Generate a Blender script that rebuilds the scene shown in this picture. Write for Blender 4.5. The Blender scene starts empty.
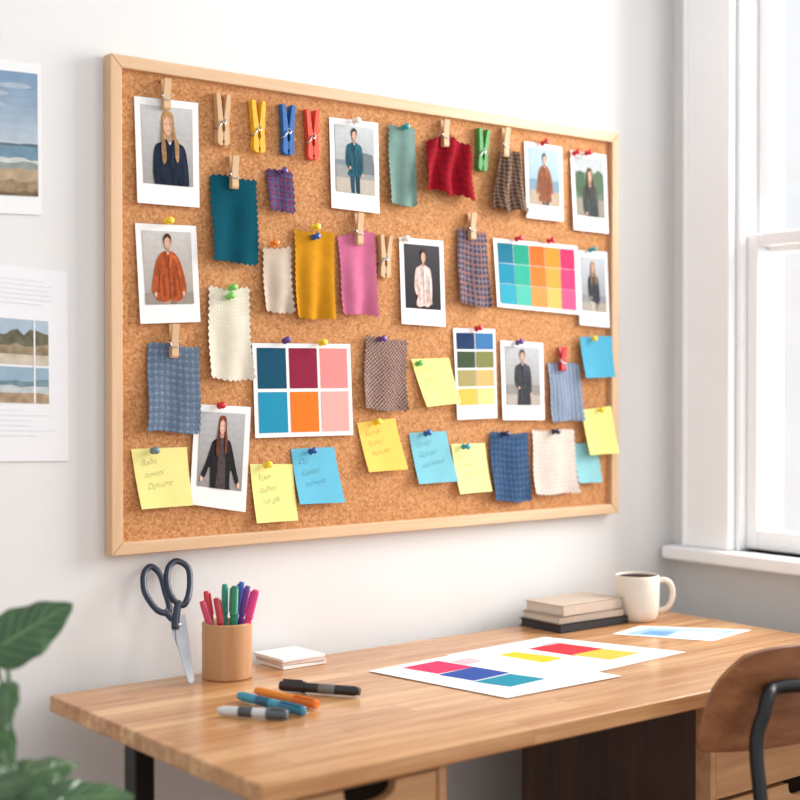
import bpy, bmesh, math, random
from mathutils import Vector, Matrix
random.seed(4)
scene=bpy.context.scene
COL=scene.collection
try:
    scene.view_settings.view_transform='Standard'
    scene.view_settings.look='None'
except Exception: pass

# ---------------------------------------------------------------- camera
F=1389.0
YAW=math.radians(38.05); PITCH=math.radians(0.82)
CAM=Vector((0,-2.09,1.244))
fwd=Vector((math.sin(YAW)*math.cos(PITCH),math.cos(YAW)*math.cos(PITCH),-math.sin(PITCH)))
rgt=Vector((math.cos(YAW),-math.sin(YAW),0))
upv=rgt.cross(fwd)
cd=bpy.data.cameras.new('camera'); cam=bpy.data.objects.new('camera',cd); COL.objects.link(cam)
cam.location=CAM; cam.rotation_euler=(math.pi/2-PITCH,0,-YAW)
cd.sensor_width=36; cd.lens=F/800*36
cd.dof.use_dof=True; cd.dof.focus_distance=2.42; cd.dof.aperture_fstop=2.4
scene.camera=cam
def ray(px,py): return fwd+rgt*((px-400)/F)+upv*((400-py)/F)
def on_y(px,py,y):
    r=ray(px,py); return CAM+r*((y-CAM.y)/r.y)
def on_z(px,py,z):
    r=ray(px,py); return CAM+r*((z-CAM.z)/r.z)
def on_plane(px,py,p0,n):
    r=ray(px,py); return CAM+r*((p0-CAM).dot(n)/r.dot(n))
def at_depth(px,py,d): return CAM+ray(px,py)*d

# ---------------------------------------------------------------- materials
def lin(c):
    o=[]
    for v in c:
        v=min(255,v)/255.0
        o.append(v/12.92 if v<=0.04045 else ((v+0.055)/1.055)**2.4)
    return tuple(o)+(1.0,)
MC={}
class N:
    def __init__(s,m):
        m.use_nodes=True; s.t=m.node_tree; s.b=s.t.nodes['Principled BSDF']
    def n(s,ty,**k):
        x=s.t.nodes.new(ty)
        for a,b in k.items(): setattr(x,a,b)
        return x
    def l(s,a,b): s.t.links.new(a,b)
    def math(s,op,a,b=None):
        x=s.n('ShaderNodeMath',operation=op)
        for i,v in enumerate((a,b)):
            if v is None: continue
            if isinstance(v,(int,float)): x.inputs[i].default_value=v
            else: s.l(v,x.inputs[i])
        return x.outputs[0]
    def mix(s,f,a,b,blend='MIX'):
        x=s.n('ShaderNodeMix',data_type='RGBA',blend_type=blend)
        for i,v in ((0,f),(6,a),(7,b)):
            if isinstance(v,(int,float)): x.inputs[i].default_value=v
            elif isinstance(v,tuple): x.inputs[i].default_value=v
            else: s.l(v,x.inputs[i])
        return x.outputs[2]
    def noise(s,scale,detail=3,vec=None,rough=.5):
        x=s.n('ShaderNodeTexNoise'); x.inputs['Scale'].default_value=scale; x.inputs['Detail'].default_value=detail
        x.inputs['Roughness'].default_value=rough
        if vec is not None: s.l(vec,x.inputs['Vector'])
        return x.outputs[0]
    def obj(s,scale=(1,1,1),rot=(0,0,0)):
        c=s.n('ShaderNodeTexCoord'); m=s.n('ShaderNodeMapping'); m.inputs['Scale'].default_value=scale; m.inputs['Rotation'].default_value=rot
        s.l(c.outputs['Object'],m.inputs[0]); return m.outputs[0]
    def ramp(s,f,stops):
        x=s.n('ShaderNodeValToRGB'); s.l(f,x.inputs[0]); e=x.color_ramp.elements
        while len(e)<len(stops): e.new(.5)
        for i,(p,c) in enumerate(stops): e[i].position=p; e[i].color=c
        return x.outputs[0]
    def bump(s,h,strength=.3,dist=.001):
        x=s.n('ShaderNodeBump'); x.inputs['Strength'].default_value=strength; x.inputs['Distance'].default_value=dist
        s.l(h,x.inputs['Height']); s.l(x.outputs[0],s.b.inputs['Normal'])
def mat(name,c,rough=.6,metal=0,var=.05,scale=60,bump=0,spec=.5):
    k=(name,c,rough)
    if k in MC: return MC[k]
    m=bpy.data.materials.new(name); g=N(m); L=lin(c)
    nz=g.noise(scale,3,g.obj())
    d=tuple(v*(1-var) for v in L[:3])+(1,); u=tuple(min(1,v*(1+var)) for v in L[:3])+(1,)
    g.l(g.ramp(nz,[(.3,d),(.7,u)]),g.b.inputs['Base Color'])
    g.b.inputs['Roughness'].default_value=rough; g.b.inputs['Metallic'].default_value=metal
    g.b.inputs['Specular IOR Level'].default_value=spec
    if bump: g.bump(nz,bump)
    MC[k]=m; return m
def wood(name,c1,c2,axis=0,rough=.45,planks=0,freq=1.0,pv=.38,lo=.3,hi=.7,fine=.4):
    m=bpy.data.materials.new(name); g=N(m)
    sc=[22*freq,22*freq,22*freq]; sc[axis]=1.6*freq
    base=g.obj(tuple(sc))
    if planks:
        tc=g.n('ShaderNodeTexCoord'); sp=g.n('ShaderNodeSeparateXYZ'); g.l(tc.outputs['Object'],sp.inputs[0])
        row=g.math('FLOOR',g.math('DIVIDE',sp.outputs[1],planks))
        wn=g.n('ShaderNodeTexWhiteNoise',noise_dimensions='2D'); cb=g.n('ShaderNodeCombineXYZ'); g.l(row,cb.inputs[0])
        xx=g.math('DIVIDE',g.math('ADD',sp.outputs[0],g.math('MULTIPLY',row,.37)),.52)
        g.l(g.math('FLOOR',xx),cb.inputs[1]); g.l(cb.outputs[0],wn.inputs[0])
        va=g.n('ShaderNodeVectorMath',operation='ADD'); g.l(base,va.inputs[0])
        vs=g.n('ShaderNodeVectorMath',operation='SCALE'); g.l(wn.outputs[1],vs.inputs[0]); vs.inputs['Scale'].default_value=30
        g.l(vs.outputs[0],va.inputs[1]); base=va.outputs[0]
    n1=g.noise(1.2,5,base,.65)
    sc2=[150,150,150]; sc2[axis]=5
    n2=g.noise(1.5,3,g.obj(tuple(sc2)),.6)
    col=g.ramp(n1,[(lo,lin(c2)),((lo+hi)/2,lin(tuple((a+b)/2 for a,b in zip(c1,c2)))),(hi,lin(c1))])
    col=g.mix(g.math('MULTIPLY',n2,fine),col,lin(tuple(v*.78 for v in c2)))
    if planks:
        col=g.mix(g.math('MULTIPLY',wn.outputs[0],pv),col,lin((c2[0]*.86,c2[1]*.76,c2[2]*.66)))
        fr=g.math('FRACT',g.math('DIVIDE',sp.outputs[1],planks)); fx=g.math('FRACT',xx)
        ln=g.math('MAXIMUM',g.math('LESS_THAN',fr,.022),g.math('LESS_THAN',fx,.003))
        col=g.mix(g.math('MULTIPLY',ln,.45),col,lin((110,72,44)))
    g.l(col,g.b.inputs['Base Color']); g.b.inputs['Roughness'].default_value=rough
    g.bump(n2,.15,.0006); return m
def fabric(name,base,s1=None,s2=None,f1=90,f2=90,w=.4,fine=520,rough=.95,mode='plaid'):
    m=bpy.data.materials.new(name); g=N(m)
    uv=g.n('ShaderNodeUVMap'); sp=g.n('ShaderNodeSeparateXYZ'); g.l(uv.outputs[0],sp.inputs[0])
    wob=g.math('MULTIPLY',g.noise(90,3,uv.outputs[0]),.007)
    U=g.math('ADD',sp.outputs[0],wob); V=g.math('ADD',sp.outputs[1],wob)
    col=g.mix(g.noise(45,4,uv.outputs[0]),lin(tuple(v*.88 for v in base)),lin(tuple(min(255,v*1.08) for v in base)))
    if s1:
        a=g.math('LESS_THAN',g.math('FRACT',g.math('MULTIPLY',U,f1)),w)
        b=g.math('LESS_THAN',g.math('FRACT',g.math('MULTIPLY',V,f1)),w)
        if mode=='plaid': fac=g.math('MULTIPLY',g.math('ADD',a,b),.48)
        elif mode=='stripe': fac=g.math('MULTIPLY',a,.85)
        elif mode=='check': fac=g.math('ABSOLUTE',g.math('SUBTRACT',a,b))
        fac=g.math('MULTIPLY',fac,g.math('ADD',.1,g.math('MULTIPLY',g.noise(330,4,uv.outputs[0],.7),1.5)))
        fac=g.math('MINIMUM',fac,1.0)
        col=g.mix(fac,col,lin(s1))
    if s2:
        a=g.math('LESS_THAN',g.math('FRACT',g.math('MULTIPLY',U,f2)),.2)
        b=g.math('LESS_THAN',g.math('FRACT',g.math('MULTIPLY',V,f2)),.2)
        fac=g.math('MINIMUM',g.math('MULTIPLY',a if mode=='stripe' else g.math('MAXIMUM',a,b),g.math('MULTIPLY',g.noise(300,4,uv.outputs[0],.7),1.4)),1.0)
        col=g.mix(fac,col,lin(s2))
    dkf=.5 if sum(base)<560 else .8
    wx=g.math('SINE',g.math('MULTIPLY',U,fine*3)); wy=g.math('SINE',g.math('MULTIPLY',V,fine*3))
    wv=g.math('MULTIPLY',wx,wy)
    col=g.mix(g.math('MULTIPLY',g.math('ADD',wv,1.0),.18),col,lin(tuple(v*dkf for v in base)))
    slub=g.noise(420,3,uv.outputs[0],.7)
    col=g.mix(g.math('MULTIPLY',slub,.3),col,lin(tuple(v*(dkf+.05) for v in base)))
    g.l(col,g.b.inputs['Base Color']); g.b.inputs['Roughness'].default_value=rough
    g.b.inputs['Specular IOR Level'].default_value=.12
    g.bump(g.math('ADD',wv,g.math('MULTIPLY',slub,2.0)),.6,.001); return m

# ---------------------------------------------------------------- mesh helpers
def mk(name,verts,faces,mats,origin=(0,0,0),parent=None,idx=None,smooth=False,label=None,cat=None,uvs=None,kind=None,group=None):
    o3=Vector(origin)
    me=bpy.data.meshes.new(name)
    me.from_pydata([tuple(Vector(v)-o3) for v in verts],[],faces)
    if not isinstance(mats,(list,tuple)): mats=[mats]
    for m in mats: me.materials.append(m)
    if idx:
        for p,i in zip(me.polygons,idx): p.material_index=i
    if smooth:
        for p in me.polygons: p.use_smooth=True
    if uvs:
        l=me.uv_layers.new(name='UVMap')
        for p in me.polygons:
            for li in p.loop_indices: l.data[li].uv=uvs[me.loops[li].vertex_index]
    me.update()
    ob=bpy.data.objects.new(name,me); COL.objects.link(ob)
    if parent is None: ob.location=o3
    else:
        ob.parent=parent; ob.location=o3-world_of(parent)
    tag(ob,label,cat,kind,group); return ob
def world_of(o):
    v=Vector(o.location)
    while o.parent: o=o.parent; v+=Vector(o.location)
    return v
def tag(ob,label=None,cat=None,kind=None,group=None):
    if label: ob['label']=label
    if cat: ob['category']=cat
    if kind: ob['kind']=kind
    if group: ob['group']=group
def empty(name,loc,label,cat,group=None):
    o=bpy.data.objects.new(name,None); o.empty_display_size=.05; COL.objects.link(o); o.location=loc; tag(o,label,cat,None,group); return o
def bev(o,w=.002,s=2,flat=False):
    m=o.modifiers.new('b','BEVEL'); m.width=w; m.segments=s; m.limit_method='ANGLE'
    if not flat:
        for p in o.data.polygons: p.use_smooth=True
        try: m.harden_normals=True
        except Exception: pass
    return o
def esplit(o,a=40):
    m=o.modifiers.new('e','EDGE_SPLIT'); m.split_angle=math.radians(a)
def recalc(o):
    bm=bmesh.new(); bm.from_mesh(o.data); bmesh.ops.recalc_face_normals(bm,faces=bm.faces); bm.to_mesh(o.data); bm.free()
def boxvf(lo,hi):
    x0,y0,z0=[min(a,b) for a,b in zip(lo,hi)]; x1,y1,z1=[max(a,b) for a,b in zip(lo,hi)]
    v=[(x0,y0,z0),(x1,y0,z0),(x1,y1,z0),(x0,y1,z0),(x0,y0,z1),(x1,y0,z1),(x1,y1,z1),(x0,y1,z1)]
    f=[(0,3,2,1),(4,5,6,7),(0,1,5,4),(1,2,6,5),(2,3,7,6),(3,0,4,7)]
    return v,f
def join(parts):
    V=[];Fc=[];I=[]
    for k,(v,f) in enumerate(parts):
        n=len(V); V+=list(v); Fc+=[tuple(a+n for a in q) for q in f]; I+=[k]*len(f)
    return V,Fc,I
def box(name,lo,hi,m,parent=None,b=.002,**k):
    v,f=boxvf(lo,hi); o=mk(name,v,f,m,origin=[(lo[0]+hi[0])/2,(lo[1]+hi[1])/2,lo[2]],parent=parent,**k)
    if b: bev(o,b)
    return o
def lathe(prof,n=40,M=None):
    V=[];Fc=[];rings=[]
    for r,z in prof:
        if r<1e-7: rings.append([len(V)]); V.append(Vector((0,0,z)))
        else:
            rings.append(list(range(len(V),len(V)+n)))
            for i in range(n):
                a=2*math.pi*i/n; V.append(Vector((r*math.cos(a),r*math.sin(a),z)))
    for a,b in zip(rings,rings[1:]):
        for i in range(n):
            j=(i+1)%n
            if len(a)==1 and len(b)==1: continue
            if len(a)==1: Fc.append((a[0],b[j],b[i]))
            elif len(b)==1: Fc.append((a[i],a[j],b[0]))
            else: Fc.append((a[i],a[j],b[j],b[i]))
    if M is not None: V=[M@v for v in V]
    return V,Fc
def tube(pts,r,n=10,closed=False,flat=1.0,fn=None):
    pts=[Vector(p) for p in pts]; L=len(pts); V=[];Fc=[]
    rr=r if isinstance(r,(list,tuple)) else [r]*L
    prev=None
    for i,p in enumerate(pts):
        if closed: t=(pts[(i+1)%L]-pts[i-1]).normalized()
        else: t=(pts[min(i+1,L-1)]-pts[max(i-1,0)]).normalized()
        if fn is not None: a=Vector(fn)-t*Vector(fn).dot(t)
        elif prev is None:
            a=Vector((0,0,1)) if abs(t.z)<.9 else Vector((1,0,0)); a=a-t*a.dot(t)
        else: a=prev-t*prev.dot(t)
        a.normalize(); prev=a; b=t.cross(a)
        for k in range(n):
            w=2*math.pi*k/n; V.append(p+a*(math.cos(w)*rr[i]*flat)+b*(math.sin(w)*rr[i]))
    seg=L if closed else L-1
    for i in range(seg):
        j=(i+1)%L
        for k in range(n):
            q=(k+1)%n; Fc.append((i*n+k,i*n+q,j*n+q,j*n+k))
    if not closed:
        Fc.append(tuple(range(n-1,-1,-1))); Fc.append(tuple((L-1)*n+k for k in range(n)))
    return V,Fc
def smoothpts(pts,k=6,closed=False):
    pts=[Vector(p) for p in pts]; n=len(pts); out=[]
    rng=n if closed else n-1
    for i in range(rng):
        if closed: p0,p1,p2,p3=pts[i-1],pts[i],pts[(i+1)%n],pts[(i+2)%n]
        else: p0,p1,p2,p3=pts[max(i-1,0)],pts[i],pts[i+1],pts[min(i+2,n-1)]
        for s in range(k):
            t=s/k
            out.append(.5*((2*p1)+(p2-p0)*t+(2*p0-5*p1+4*p2-p3)*t*t+(3*p1-p0-3*p2+p3)*t**3))
    if not closed: out.append(pts[-1])
    return out
def smooth2(pts,k=3):
    return [(p.x,p.y) for p in smoothpts([(a,b,0) for a,b in pts],k,True)]
def align(p,d,roll=0):
    return Matrix.Translation(p)@Vector(d).to_track_quat('Z','Y').to_matrix().to_4x4()@Matrix.Rotation(roll,4,'Z')

class Sheet:
    def __init__(s,name,label,cat,cor,nrm,m,nx=6,ny=6,lift=None,thick=.0006,tooth=0,group=None,parent=None,warp=None,sm=True):
        tl,tr,br,bl=[Vector(c) for c in cor]; s.n=Vector(nrm); s.c=(tl,tr,br,bl)
        s.lift=lift or (lambda u,v:0); s.t=thick
        s.w=((tr-tl).length+(br-bl).length)/2; s.h=((tl-bl).length+(tr-br).length)/2
        V=[];U=[];Fc=[]
        for j in range(ny+1):
            for i in range(nx+1):
                u=i/nx; v=j/ny
                U.append((u*s.w,v*s.h))
                if warp: u,v=warp(u,v)
                V.append(s.P(u,v))
        for j in range(ny):
            for i in range(nx):
                a=j*(nx+1)+i; Fc.append((a,a+1,a+nx+2,a+nx+1))
        s.o=mk(name,V,Fc,m,origin=s.P(.5,1),label=label,cat=cat,uvs=U,smooth=sm,group=group,parent=parent)
        md=s.o.modifiers.new('s','SOLIDIFY'); md.thickness=thick; md.offset=0
        esplit(s.o,45)
    def P(s,u,v,off=0):
        tl,tr,br,bl=s.c
        p=(bl*(1-u)+br*u)*(1-v)+(tl*(1-u)+tr*u)*v
        return p+s.n*(s.lift(u,v)+off)
    def polys(s,name,pl,rect=(0,0,1,1),label=None,base=.0003,step=.00006):
        V=[];Fc=[];I=[];M=[]
        x0,y0,x1,y1=rect
        for k,(pts,m) in enumerate(pl):
            if m not in M: M.append(m)
            n=len(V)
            for (a,b) in pts:
                if not (rect==(0,0,1,1)): a=min(1,max(0,a)); b=min(1,max(0,b))
                V.append(s.P(x0+a*(x1-x0),y0+b*(y1-y0),s.t/2+base+step*k))
            Fc.append(tuple(range(n,n+len(pts)))); I.append(M.index(m))
        return mk(name,V,Fc,M,origin=s.P(.5,1),parent=s.o,idx=I,label=label)
    def text(s,name,lines,m,u0=.12,v0=.70,size=.16,lead=.2,shear=.5,label=None):
        V=[];Fc=[]
        for k,t in enumerate(lines):
            if not t: continue
            tv,tf=textmesh(t,shear); n=len(V)
            for (x,y) in tv:
                V.append(s.P(u0+.03*k+x*size*s.h/s.w*.85, v0-lead*k+y*size+x*.02+.012*math.sin(x*5),s.t/2+.0005))
            Fc+=[tuple(a+n for a in q) for q in tf]
        return mk(name,V,Fc,m,origin=s.P(.5,1),parent=s.o,label=label)
def textmesh(t,shear):
    c=bpy.data.curves.new('t','FONT'); c.body=t; c.size=1; c.shear=shear; c.resolution_u=3; c.offset=-.022
    o=bpy.data.objects.new('t',c); me=bpy.data.meshes.new_from_object(o)
    v=[(a.co.x,a.co.y) for a in me.vertices]; f=[tuple(p.vertices) for p in me.polygons]
    bpy.data.objects.remove(o); bpy.data.curves.remove(c); bpy.data.meshes.remove(me)
    return v,f

def rect(x0,y0,x1,y1): return [(x0,y0),(x1,y0),(x1,y1),(x0,y1)]
def ell(cx,cy,rx,ry,n=18): return [(cx+rx*math.cos(2*math.pi*i/n),cy+ry*math.sin(2*math.pi*i/n)) for i in range(n)]

# ================================================================ ROOM
def wallmat(name,c):
    m=bpy.data.materials.new(name); g=N(m)
    n=g.noise(3,5,g.obj()); L=lin(c)
    g.l(g.ramp(n,[(.2,tuple(v*.96 for v in L[:3])+(1,)),(.8,L)]),g.b.inputs['Base Color'])
    g.b.inputs['Roughness'].default_value=.85; g.bump(g.noise(60,6,g.obj()),.2,.0015); return m
M_wall=wallmat('wall_paint',(229,228,226)); M_trim=mat('white_trim_paint',(250,250,250),.4,var=.01,scale=8)
WX=2.42
box('wall_back',(-1.6,0,0),(WX+.16,.12,2.8),M_wall,b=0,kind='structure')
oy0,oy1,oz0,oz1=-.175,-1.15,.876,2.45
V,Fc,_=join([boxvf((WX,oy0,0),(WX+.16,0,2.8)),boxvf((WX,-2.0,0),(WX+.16,oy1,2.8)),boxvf((WX,oy1,0),(WX+.16,oy0,oz0)),boxvf((WX,oy1,oz1),(WX+.16,oy0,2.8))])
mk('wall_right',V,Fc,M_wall,kind='structure')
M_floor=wood('floor_oak',(176,132,92),(140,98,62),0,.5,planks=.14)
box('floor',(-1.6,-3.6,-.05),(WX+.16,.12,0),M_floor,b=0,kind='structure')
box('baseboard_back',(-1.6,-.018,0),(WX,0,.12),M_trim,b=.003,kind='structure')
win=bpy.data.objects.new('window_1',None); COL.objects.link(win); win.location=(WX,(oy0+oy1)/2,oz0); win['kind']='structure'; win['label']='tall white double-hung sash window with painted wooden frame'
def wb(n,lo,hi,b=.003): return box(n,lo,hi,M_trim,parent=win,b=b)
def joined(n,boxes,x,b=.003):
    V,Fc,_=join([boxvf(*q) for q in boxes]); c=mk(n,V,Fc,M_trim,origin=(x,(oy0+oy1)/2,oz0),parent=win); bev(c,b,2,True); return c
joined('window_casing',[((WX-.024,oy0,oz0),(WX,-.058,oz1)),((WX-.024,oy1-.12,oz0),(WX,oy1,oz1)),((WX-.024,oy1-.12,oz1),(WX,-.058,oz1+.12)),((WX-.032,-.062,oz0),(WX,-.050,oz1+.13))],WX,.005)
joined('window_jamb',[((WX,oy0-.012,oz0),(WX+.15,oy0,oz1)),((WX,oy1,oz0),(WX+.15,oy1+.012,oz1)),((WX,oy1+.012,oz1-.012),(WX+.15,oy0-.012,oz1))],WX,.002)
def sash(n,x,z0,z1):
    ya=oy0-.013; yb=oy1+.013; w=.028
    joined(n,[((x,ya-w,z0),(x+.032,ya,z1)),((x,yb,z0),(x+.032,yb+w,z1)),((x+.001,yb+w,z0),(x+.031,ya-w,z0+w+.016)),((x+.001,yb+w,z1-w),(x+.031,ya-w,z1)),
       ((x+.008,(ya+yb)/2-.01,z0+w+.016),(x+.025,(ya+yb)/2+.01,z1-w))],x,.004)
MR=1.537
sash('window_sash',WX+.020,oz0+.003,MR+.022); sash('window_sash',WX+.056,MR-.020,oz1-.014)
mg=bpy.data.materials.new('window_glass'); mg.use_nodes=True; t=mg.node_tree; t.nodes.clear()
o_=t.nodes.new('ShaderNodeOutputMaterial'); mx=t.nodes.new('ShaderNodeMixShader'); tr=t.nodes.new('ShaderNodeBsdfTransparent'); gl=t.nodes.new('ShaderNodeBsdfGlossy')
gl.inputs['Roughness'].default_value=.02; mx.inputs[0].default_value=.04
t.links.new(tr.outputs[0],mx.inputs[1]); t.links.new(gl.outputs[0],mx.inputs[2]); t.links.new(mx.outputs[0],o_.inputs[0])
wb('window_sill',(WX-.055,oy1-.16,oz0-.03),(WX+.16,-.012,oz0),.006)
for x,z0,z1 in((WX+.036,oz0+.04,MR-.01),(WX+.072,MR+.01,oz1-.05)):
    mk('window_pane',[(x,oy0-.038,z0),(x,oy1+.038,z0),(x,oy1+.038,z1),(x,oy0-.038,z1)],[(0,1,2,3)],mg,origin=(x,oy0-.06,z0),parent=win)
M_fac=mat('pale_render_facade',(253,250,248),.9,var=.02,scale=2)
M_fw=mat('facade_window_grey',(232,236,242),.3,var=.05)
parts=[boxvf((9.0,-4,-3),(10,6.6,2.0)),boxvf((8.9,-4,1.9),(10,6.7,2.1))]
for yy in(4.9,3.2,1.5,-.2,-1.9): parts.append(boxvf((8.96,yy,-.4),(9.01,yy+.8,1.1)))
V,Fc,I=join(parts)
mk('neighbouring_house',V,Fc,[M_fac,M_fw],idx=[0 if i<2 else 1 for i in I],origin=(9.5,1,-3),label='pale rendered building seen through the window',cat='building')

# ================================================================ CORK BOARD
BY=-.026; CK=-.015
M_frame=wood('pale_pine_frame',(236,204,166),(216,174,132),0,.5)
M_framev=wood('pale_pine_frame_upright',(236,204,166),(216,174,132),2,.5)
m=bpy.data.materials.new('cork'); g=N(m)
vo=g.n('ShaderNodeTexVoronoi'); vo.inputs['Scale'].default_value=245; g.l(g.obj((1,.6,1.05)),vo.inputs['Vector'])
sepc=g.n('ShaderNodeSeparateColor'); g.l(vo.outputs['Color'],sepc.inputs[0])
nz=g.noise(235,5,g.obj(),.75)
f=g.math('ADD',g.math('MULTIPLY',sepc.outputs[0],.44),g.math('MULTIPLY',nz,.62))
col=g.ramp(f,[(.18,lin((130,80,46))),(.34,lin((182,124,78))),(.6,lin((204,148,100))),(.9,lin((226,178,132)))])
col=g.mix(g.math('MULTIPLY',g.noise(4,3,g.obj()),.3),col,lin((188,126,78)))
g.l(col,g.b.inputs['Base Color']); g.b.inputs['Roughness'].default_value=.95; g.b.inputs['Specular IOR Level'].default_value=.15; g.bump(f,.35,.0012); M_cork=m
TL=on_y(109,53,BY); TR=on_y(619,133,BY); BL=on_y(113,558,BY); BR=on_y(619,512,BY)
x0=(TL.x+BL.x)/2; x1=(TR.x+BR.x)/2; zt=(TL.z+TR.z)/2; zb=(BL.z+BR.z)/2
board=empty('cork_board',((x0+x1)/2,0,zb),'large cork pin board with pale pine frame on wall','notice board')
fw=.021
box('cork_panel',(x0+.01,CK,zb+.01),(x1-.01,-.003,zt-.01),M_cork,parent=board,b=0)
def frame_piece(q,m):
    V=[(a,BY,b) for a,b in q]+[(a,-.002,b) for a,b in q]
    Fc=[(0,1,2,3),(7,6,5,4),(0,4,5,1),(1,5,6,2),(2,6,7,3),(3,7,4,0)]
    o=mk('frame_rail',V,Fc,m,origin=(q[0][0],BY,q[0][1]),parent=board)
    bev(o,.0018); return o
a,b,c_,d=(x0,zb),(x1,zb),(x1,zt),(x0,zt)
ai,bi,ci,di=(x0+fw,zb+fw),(x1-fw,zb+fw),(x1-fw,zt-fw),(x0+fw,zt-fw)
frame_piece([a,b,bi,ai],M_frame); frame_piece([di,ci,c_,d],M_frame); frame_piece([a,ai,di,d],M_framev); frame_piece([bi,b,c_,ci],M_framev)

NW=Vector((0,-1,0))
def cor(q,off): return [on_y(px,py,CK-off) for px,py in q]

# ---- push pins
pinM={}
M_steel=mat('steel',(190,192,196),.25,1.0,var=.03)
def pin(px,py,c,cname,s=.92):
    if c not in pinM: pinM[c]=mat('pin_plastic_'+cname,c,.25,var=.02)
    base=.008
    p=on_y(px,py,CK-base-.009)
    q=Vector((p.x,CK-base,p.z)); d=Vector((random.uniform(-.12,.12),-1,random.uniform(.02,.25))).normalized()
    M=align(q,d,random.random())
    prof=[(0,0),(.0058,.0),(.0064,.0012),(.0058,.0028),(.0042,.0042),(.0036,.0075),(.0042,.0115),(.006,.0128),(.0068,.0145),(.0062,.017),(.004,.0184),(0,.0188)]
    prof=[(r*s,z*s) for r,z in prof]
    V,Fc=lathe(prof,24,M)
    o=mk('push_pin',V,Fc,pinM[c],origin=q,smooth=True,label=cname+' plastic push pin stuck in the cork board',cat='push pin',group='push pins on the cork board')
    V,Fc=tube([q,q-d*.014],[.0006,.0003],6); mk('needle',V,Fc,M_steel,origin=q,parent=o)

# ---- clothespins
def clothespin(top,bot,c,cname,side=False,what='',group='clothespins on the cork board'):
    off=.0105 if not side else .008
    a=on_y(top[0],top[1],CK-off); b=on_y(bot[0],bot[1],CK-off); L=(a-b).length; ax=(a-b)/L
    sx=ax.cross(NW).normalized()*-1
    if side: D=sx; W=NW; ww=.0062
    else: D=NW; W=sx; ww=.0066
    o3=b
    if cname=='wooden': m=M_pinw
    else: m=mat('painted_wood_'+cname,c,.5,var=.12,scale=150)
    e=empty('clothespin',o3,what or (cname+' clothespin'),'clothespin',group)
    k=1.0 if side else .62
    for sgn in(1,-1):
        if side: prof=[(.0010,0),(.0070,0),(.0112,.04),(.0120,.12),(.0114,.26),(.0104,.36),(.0108,.44),(.0118,.56),(.0132,.8),(.0146,.97),(.0138,1),(.0070,1),(.0050,.86),(.0024,.64),(.0008,.52),(.0006,.44),(.0030,.36),(.0030,.30),(.0006,.24),(.0006,.12),(.0022,.08)]
        else: prof=[(.0012,0),(.005,0),(.0088,.06),(.009,.16),(.0078,.3),(.0074,.42),(.008,.55),(.0105,.8),(.013,1),(.0085,1),(.005,.8),(.0016,.55),(.0012,.5)]
        n=len(prof); V=[]
        for w in(-ww,ww):
            for dd,z in prof: V.append(b+D*(sgn*dd*k)+ax*(z*L)+W*w)
        Fc=[tuple(range(n)),tuple(range(2*n-1,n-1,-1))]+[(i,i+n,(i+1)%n+n,(i+1)%n) for i in range(n)]
        o=mk('prong',V,Fc,m,origin=o3,parent=e); recalc(o); bev(o,.0005,2)
    pts=[]
    c0=b+ax*(.47*L); sr=.0044 if side else .0036
    for i in range(49):
        t=i/48; an=t*2*math.pi*4; pts.append(c0+D*(math.cos(an)*sr)+ax*(math.sin(an)*sr)+W*((t-.5)*2*(ww+.0028)))
    r1=tube(pts,.0011,6)
    arms=[]
    oo=.0122 if side else .0102*k
    for sgn in(1,-1):
        w=W*(sgn*(ww+.0012))
        arms.append(tube(smoothpts([c0+w+D*(.0032*sgn),c0+w+ax*(-.09*L)+D*(oo*.65*sgn),c0+ax*(-.14*L)+D*(oo*sgn)+w*.8,c0+ax*(-.14*L)+D*(oo*sgn)-w*.8],4),.0011,6))
    V,Fc,_=join([r1]+arms); mk('spring',V,Fc,M_steel,origin=o3,parent=e,smooth=True)
M_pinw=wood('clothespin_wood',(230,194,152),(206,162,116),2,.6)

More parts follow.
